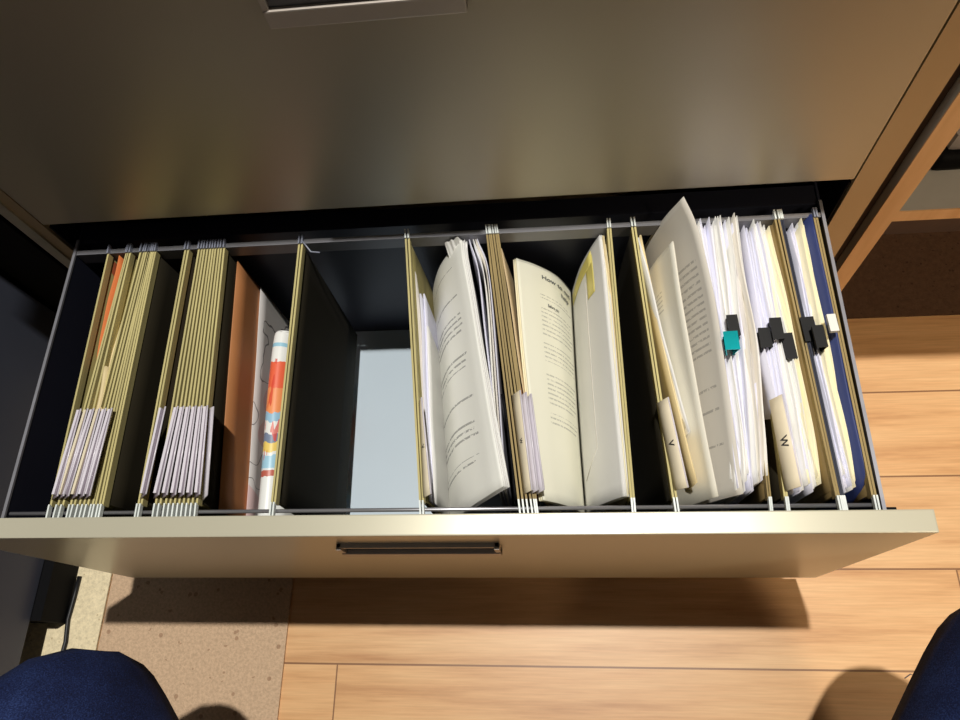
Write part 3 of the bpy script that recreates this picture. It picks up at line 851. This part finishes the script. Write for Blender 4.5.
# device on the shelf
dv = thing('desk_telephone', 'off white plastic device with black base on the bookcase shelf', 'device', (.62, .40, -.035))
bm = bmesh.new(); bx(bm, .545, .78, .372, .52, -.035, -.012, bev=.008); link('black_base', mesh_from(bm, 'b'), M['black'], dv, True)
bm = bmesh.new(); bx(bm, .555, .78, .382, .455, -.012, .012, bev=.006); bx(bm, .575, .585, .386, .395, .012, .017, bev=.001); link('white_cover', mesh_from(bm, 'c'), M['device'], dv)
bm = bmesh.new(); bx(bm, .553, .78, .458, .55, -.012, .03, bev=.006); link('rear_housing', mesh_from(bm, 'd'), M['device'], dv)

# ================================================================== DARK PEDESTAL on the left, cable
pd = thing('desk_pedestal', 'dark grey desk pedestal standing left of the open drawer', 'pedestal', (-.75, 0, FLOOR))
box('body', (-.98, -.600, -.75, .335, -.308, .34), M['pedestal'], pd, bev=.001)
box('plinth', (-.96, -.585, -.085, .32, FLOOR + .005, -.309), M['black'], pd)
for cx, cy in ((-.63, -.68), (-.93, -.68)):
    bm = bmesh.new(); bmesh.ops.create_cone(bm, cap_ends=True, segments=20, radius1=.024, radius2=.024, depth=.02)
    bm.transform(Matrix.Translation((cx, cy, FLOOR + .031)) @ Matrix.Rotation(math.pi / 2, 4, 'Y')); 
    bx(bm, cx - .012, cx + .012, cy - .015, cy + .015, FLOOR + .04, -.309)
    link('castor', mesh_from(bm, 'castor'), M['black'], pd)
o = box('gap_shade_block', (-1.4, -.520, .345, .80, FLOOR + .004, .36), M['black'], bev=.002)  # added black block in place of the unlit gap
prop(o, 'black block standing in for the shadow left of the filing cabinet', 'gap_shade_block')
bm = bmesh.new()
tube(bm, [(-.579, -.02, FLOOR + .008), (-.580, -.05, FLOOR + .008), (-.582, -.08, FLOOR + .008), (-.578, -.11, FLOOR + .008), (-.580, -.14, FLOOR + .008), (-.586, -.18, FLOOR + .008), (-.60, -.26, FLOOR + .008)], .003, 8)
o = link('cable', mesh_from(bm, 'cable'), M['cable'], None, True); prop(o, 'black cable lying on the cream lit strip beside the pedestal', 'cable')

# small mark on the boards
bm = bmesh.new()
tube(bm, [(.548, -.142, FLOOR + .0006), (.556, -.137, FLOOR + .0006), (.561, -.139, FLOOR + .0006), (.572, -.131, FLOOR + .0006)], .0006, 4)
o = link('lint_thread', mesh_from(bm, 'lint'), M['pedestal']); prop(o, 'tiny dark thread lying on the wood floor near the right knee', 'thread')

# ================================================================== PERSON (knees in navy jeans)
def skin(name, verts, edges, mat, parent=None, sub=2, root=0):
    me = bpy.data.meshes.new(name); me.from_pydata([v[0] for v in verts], edges, [])
    o = link(name, me, mat, parent)
    m = o.modifiers.new('Skin', 'SKIN'); m.use_smooth_shade = True
    if not me.skin_vertices: pass
    for i, v in enumerate(verts):
        r = v[1]
        me.skin_vertices[0].data[i].radius = r if isinstance(r, tuple) else (r, r)
    me.skin_vertices[0].data[root].use_root = True
    s = o.modifiers.new('Sub', 'SUBSURF'); s.levels = sub; s.render_levels = sub
    return o
per = thing('person', 'person in navy jeans crouching before the drawer, only the knees in view', 'person', (.1, -.55, FLOOR))
LK = Vector((-.322, -.172, .045)); RK = Vector((.528, -.122, .03))
hipL, hipR = Vector((-.02, -.62, -.12)), Vector((.20, -.62, -.12))
anL, anR = Vector((-.30, -.50, -.27)), Vector((.50, -.46, -.27))
verts = [((.09, -.63, -.10), (.13, .12)),
         (tuple(hipL), .10), (tuple(hipL.lerp(LK, .5)), .085), (tuple(LK.lerp(hipL, .15)), .10), (tuple(LK), .105), (tuple(LK.lerp(anL, .35)), .062), (tuple(LK.lerp(anL, .7)), .055), (tuple(anL), .05),
         (tuple(hipR), .10), (tuple(hipR.lerp(RK, .5)), .085), (tuple(RK.lerp(hipR, .15)), .10), (tuple(RK), .11), (tuple(RK.lerp(anR, .35)), .062), (tuple(RK.lerp(anR, .7)), .055), (tuple(anR), .05)]
edges = [(0, 1), (1, 2), (2, 3), (3, 4), (4, 5), (5, 6), (6, 7), (0, 8), (8, 9), (9, 10), (10, 11), (11, 12), (12, 13), (13, 14)]
skin('jeans', verts, edges, M['denim'], per)
for an, sx in ((anL, -1), (anR, 1)):
    heel = an + Vector((0, -.03, -.055)); toe = an + Vector((sx * .03, .17, -.068))
    skin('shoe', [(tuple(heel), (.036, .036)), (tuple(heel.lerp(toe, .45)), (.040, .032)), (tuple(heel.lerp(toe, .8)), (.042, .026)), (tuple(toe), (.034, .020)), (tuple(an + Vector((0, 0, .0))), (.04, .04))],
         [(0, 1), (1, 2), (2, 3), (0, 4)], M['black'], per)

# ================================================================== LIGHT, CAMERA
def area(name, loc, target, size, power, col):
    l = bpy.data.lights.new(name, 'AREA'); l.shape = 'DISK'; l.size = size; l.energy = power; l.color = col
    o = bpy.data.objects.new(name, l); C.objects.link(o); o.location = loc
    o.rotation_euler = (Vector(target) - Vector(loc)).to_track_quat('-Z', 'Y').to_euler()
    return o
area('ceiling_spot', (.33, .50, 3.95), (.1, .0, 0), .08, 165, (1.0, .97, .90))
area('viewer_fill', (-.6, -1.5, 3.2), (0, 0, 0), .8, .9, (.92, .95, 1.0))  # weak unseen fill behind the viewer, added to lift the jeans
sl = bpy.data.lights.new('warm_side_spot', 'SPOT'); sl.energy = 62; sl.color = (1, .80, .54); sl.spot_size = math.radians(44); sl.spot_blend = .7; sl.shadow_soft_size = .12  # unseen warm lamp at right, cone narrowed to light the bookcase side
so = bpy.data.objects.new('warm_side_spot', sl); C.objects.link(so); so.location = (1.35, -.75, 1.5)
so.rotation_euler = (Vector((.82, .30, -.20)) - Vector(so.location)).to_track_quat('-Z', 'Y').to_euler()
w = bpy.data.worlds.new('World'); bpy.context.scene.world = w; w.use_nodes = True
w.node_tree.nodes['Background'].inputs[0].default_value = (.8, .85, 1, 1); w.node_tree.nodes['Background'].inputs[1].default_value = .1

cd = bpy.data.cameras.new('Camera'); cam = bpy.data.objects.new('Camera', cd); C.objects.link(cam)
cd.sensor_width = 36; cd.sensor_fit = 'HORIZONTAL'; cd.lens = F * 36 / 960; cd.clip_start = .01
cam.matrix_world = Matrix.Translation(CAM) @ RM.to_4x4()
bpy.context.scene.camera = cam
vs = bpy.context.scene.view_settings
vs.view_transform = 'Standard'; vs.look = 'None'; vs.exposure = 0; vs.gamma = 1
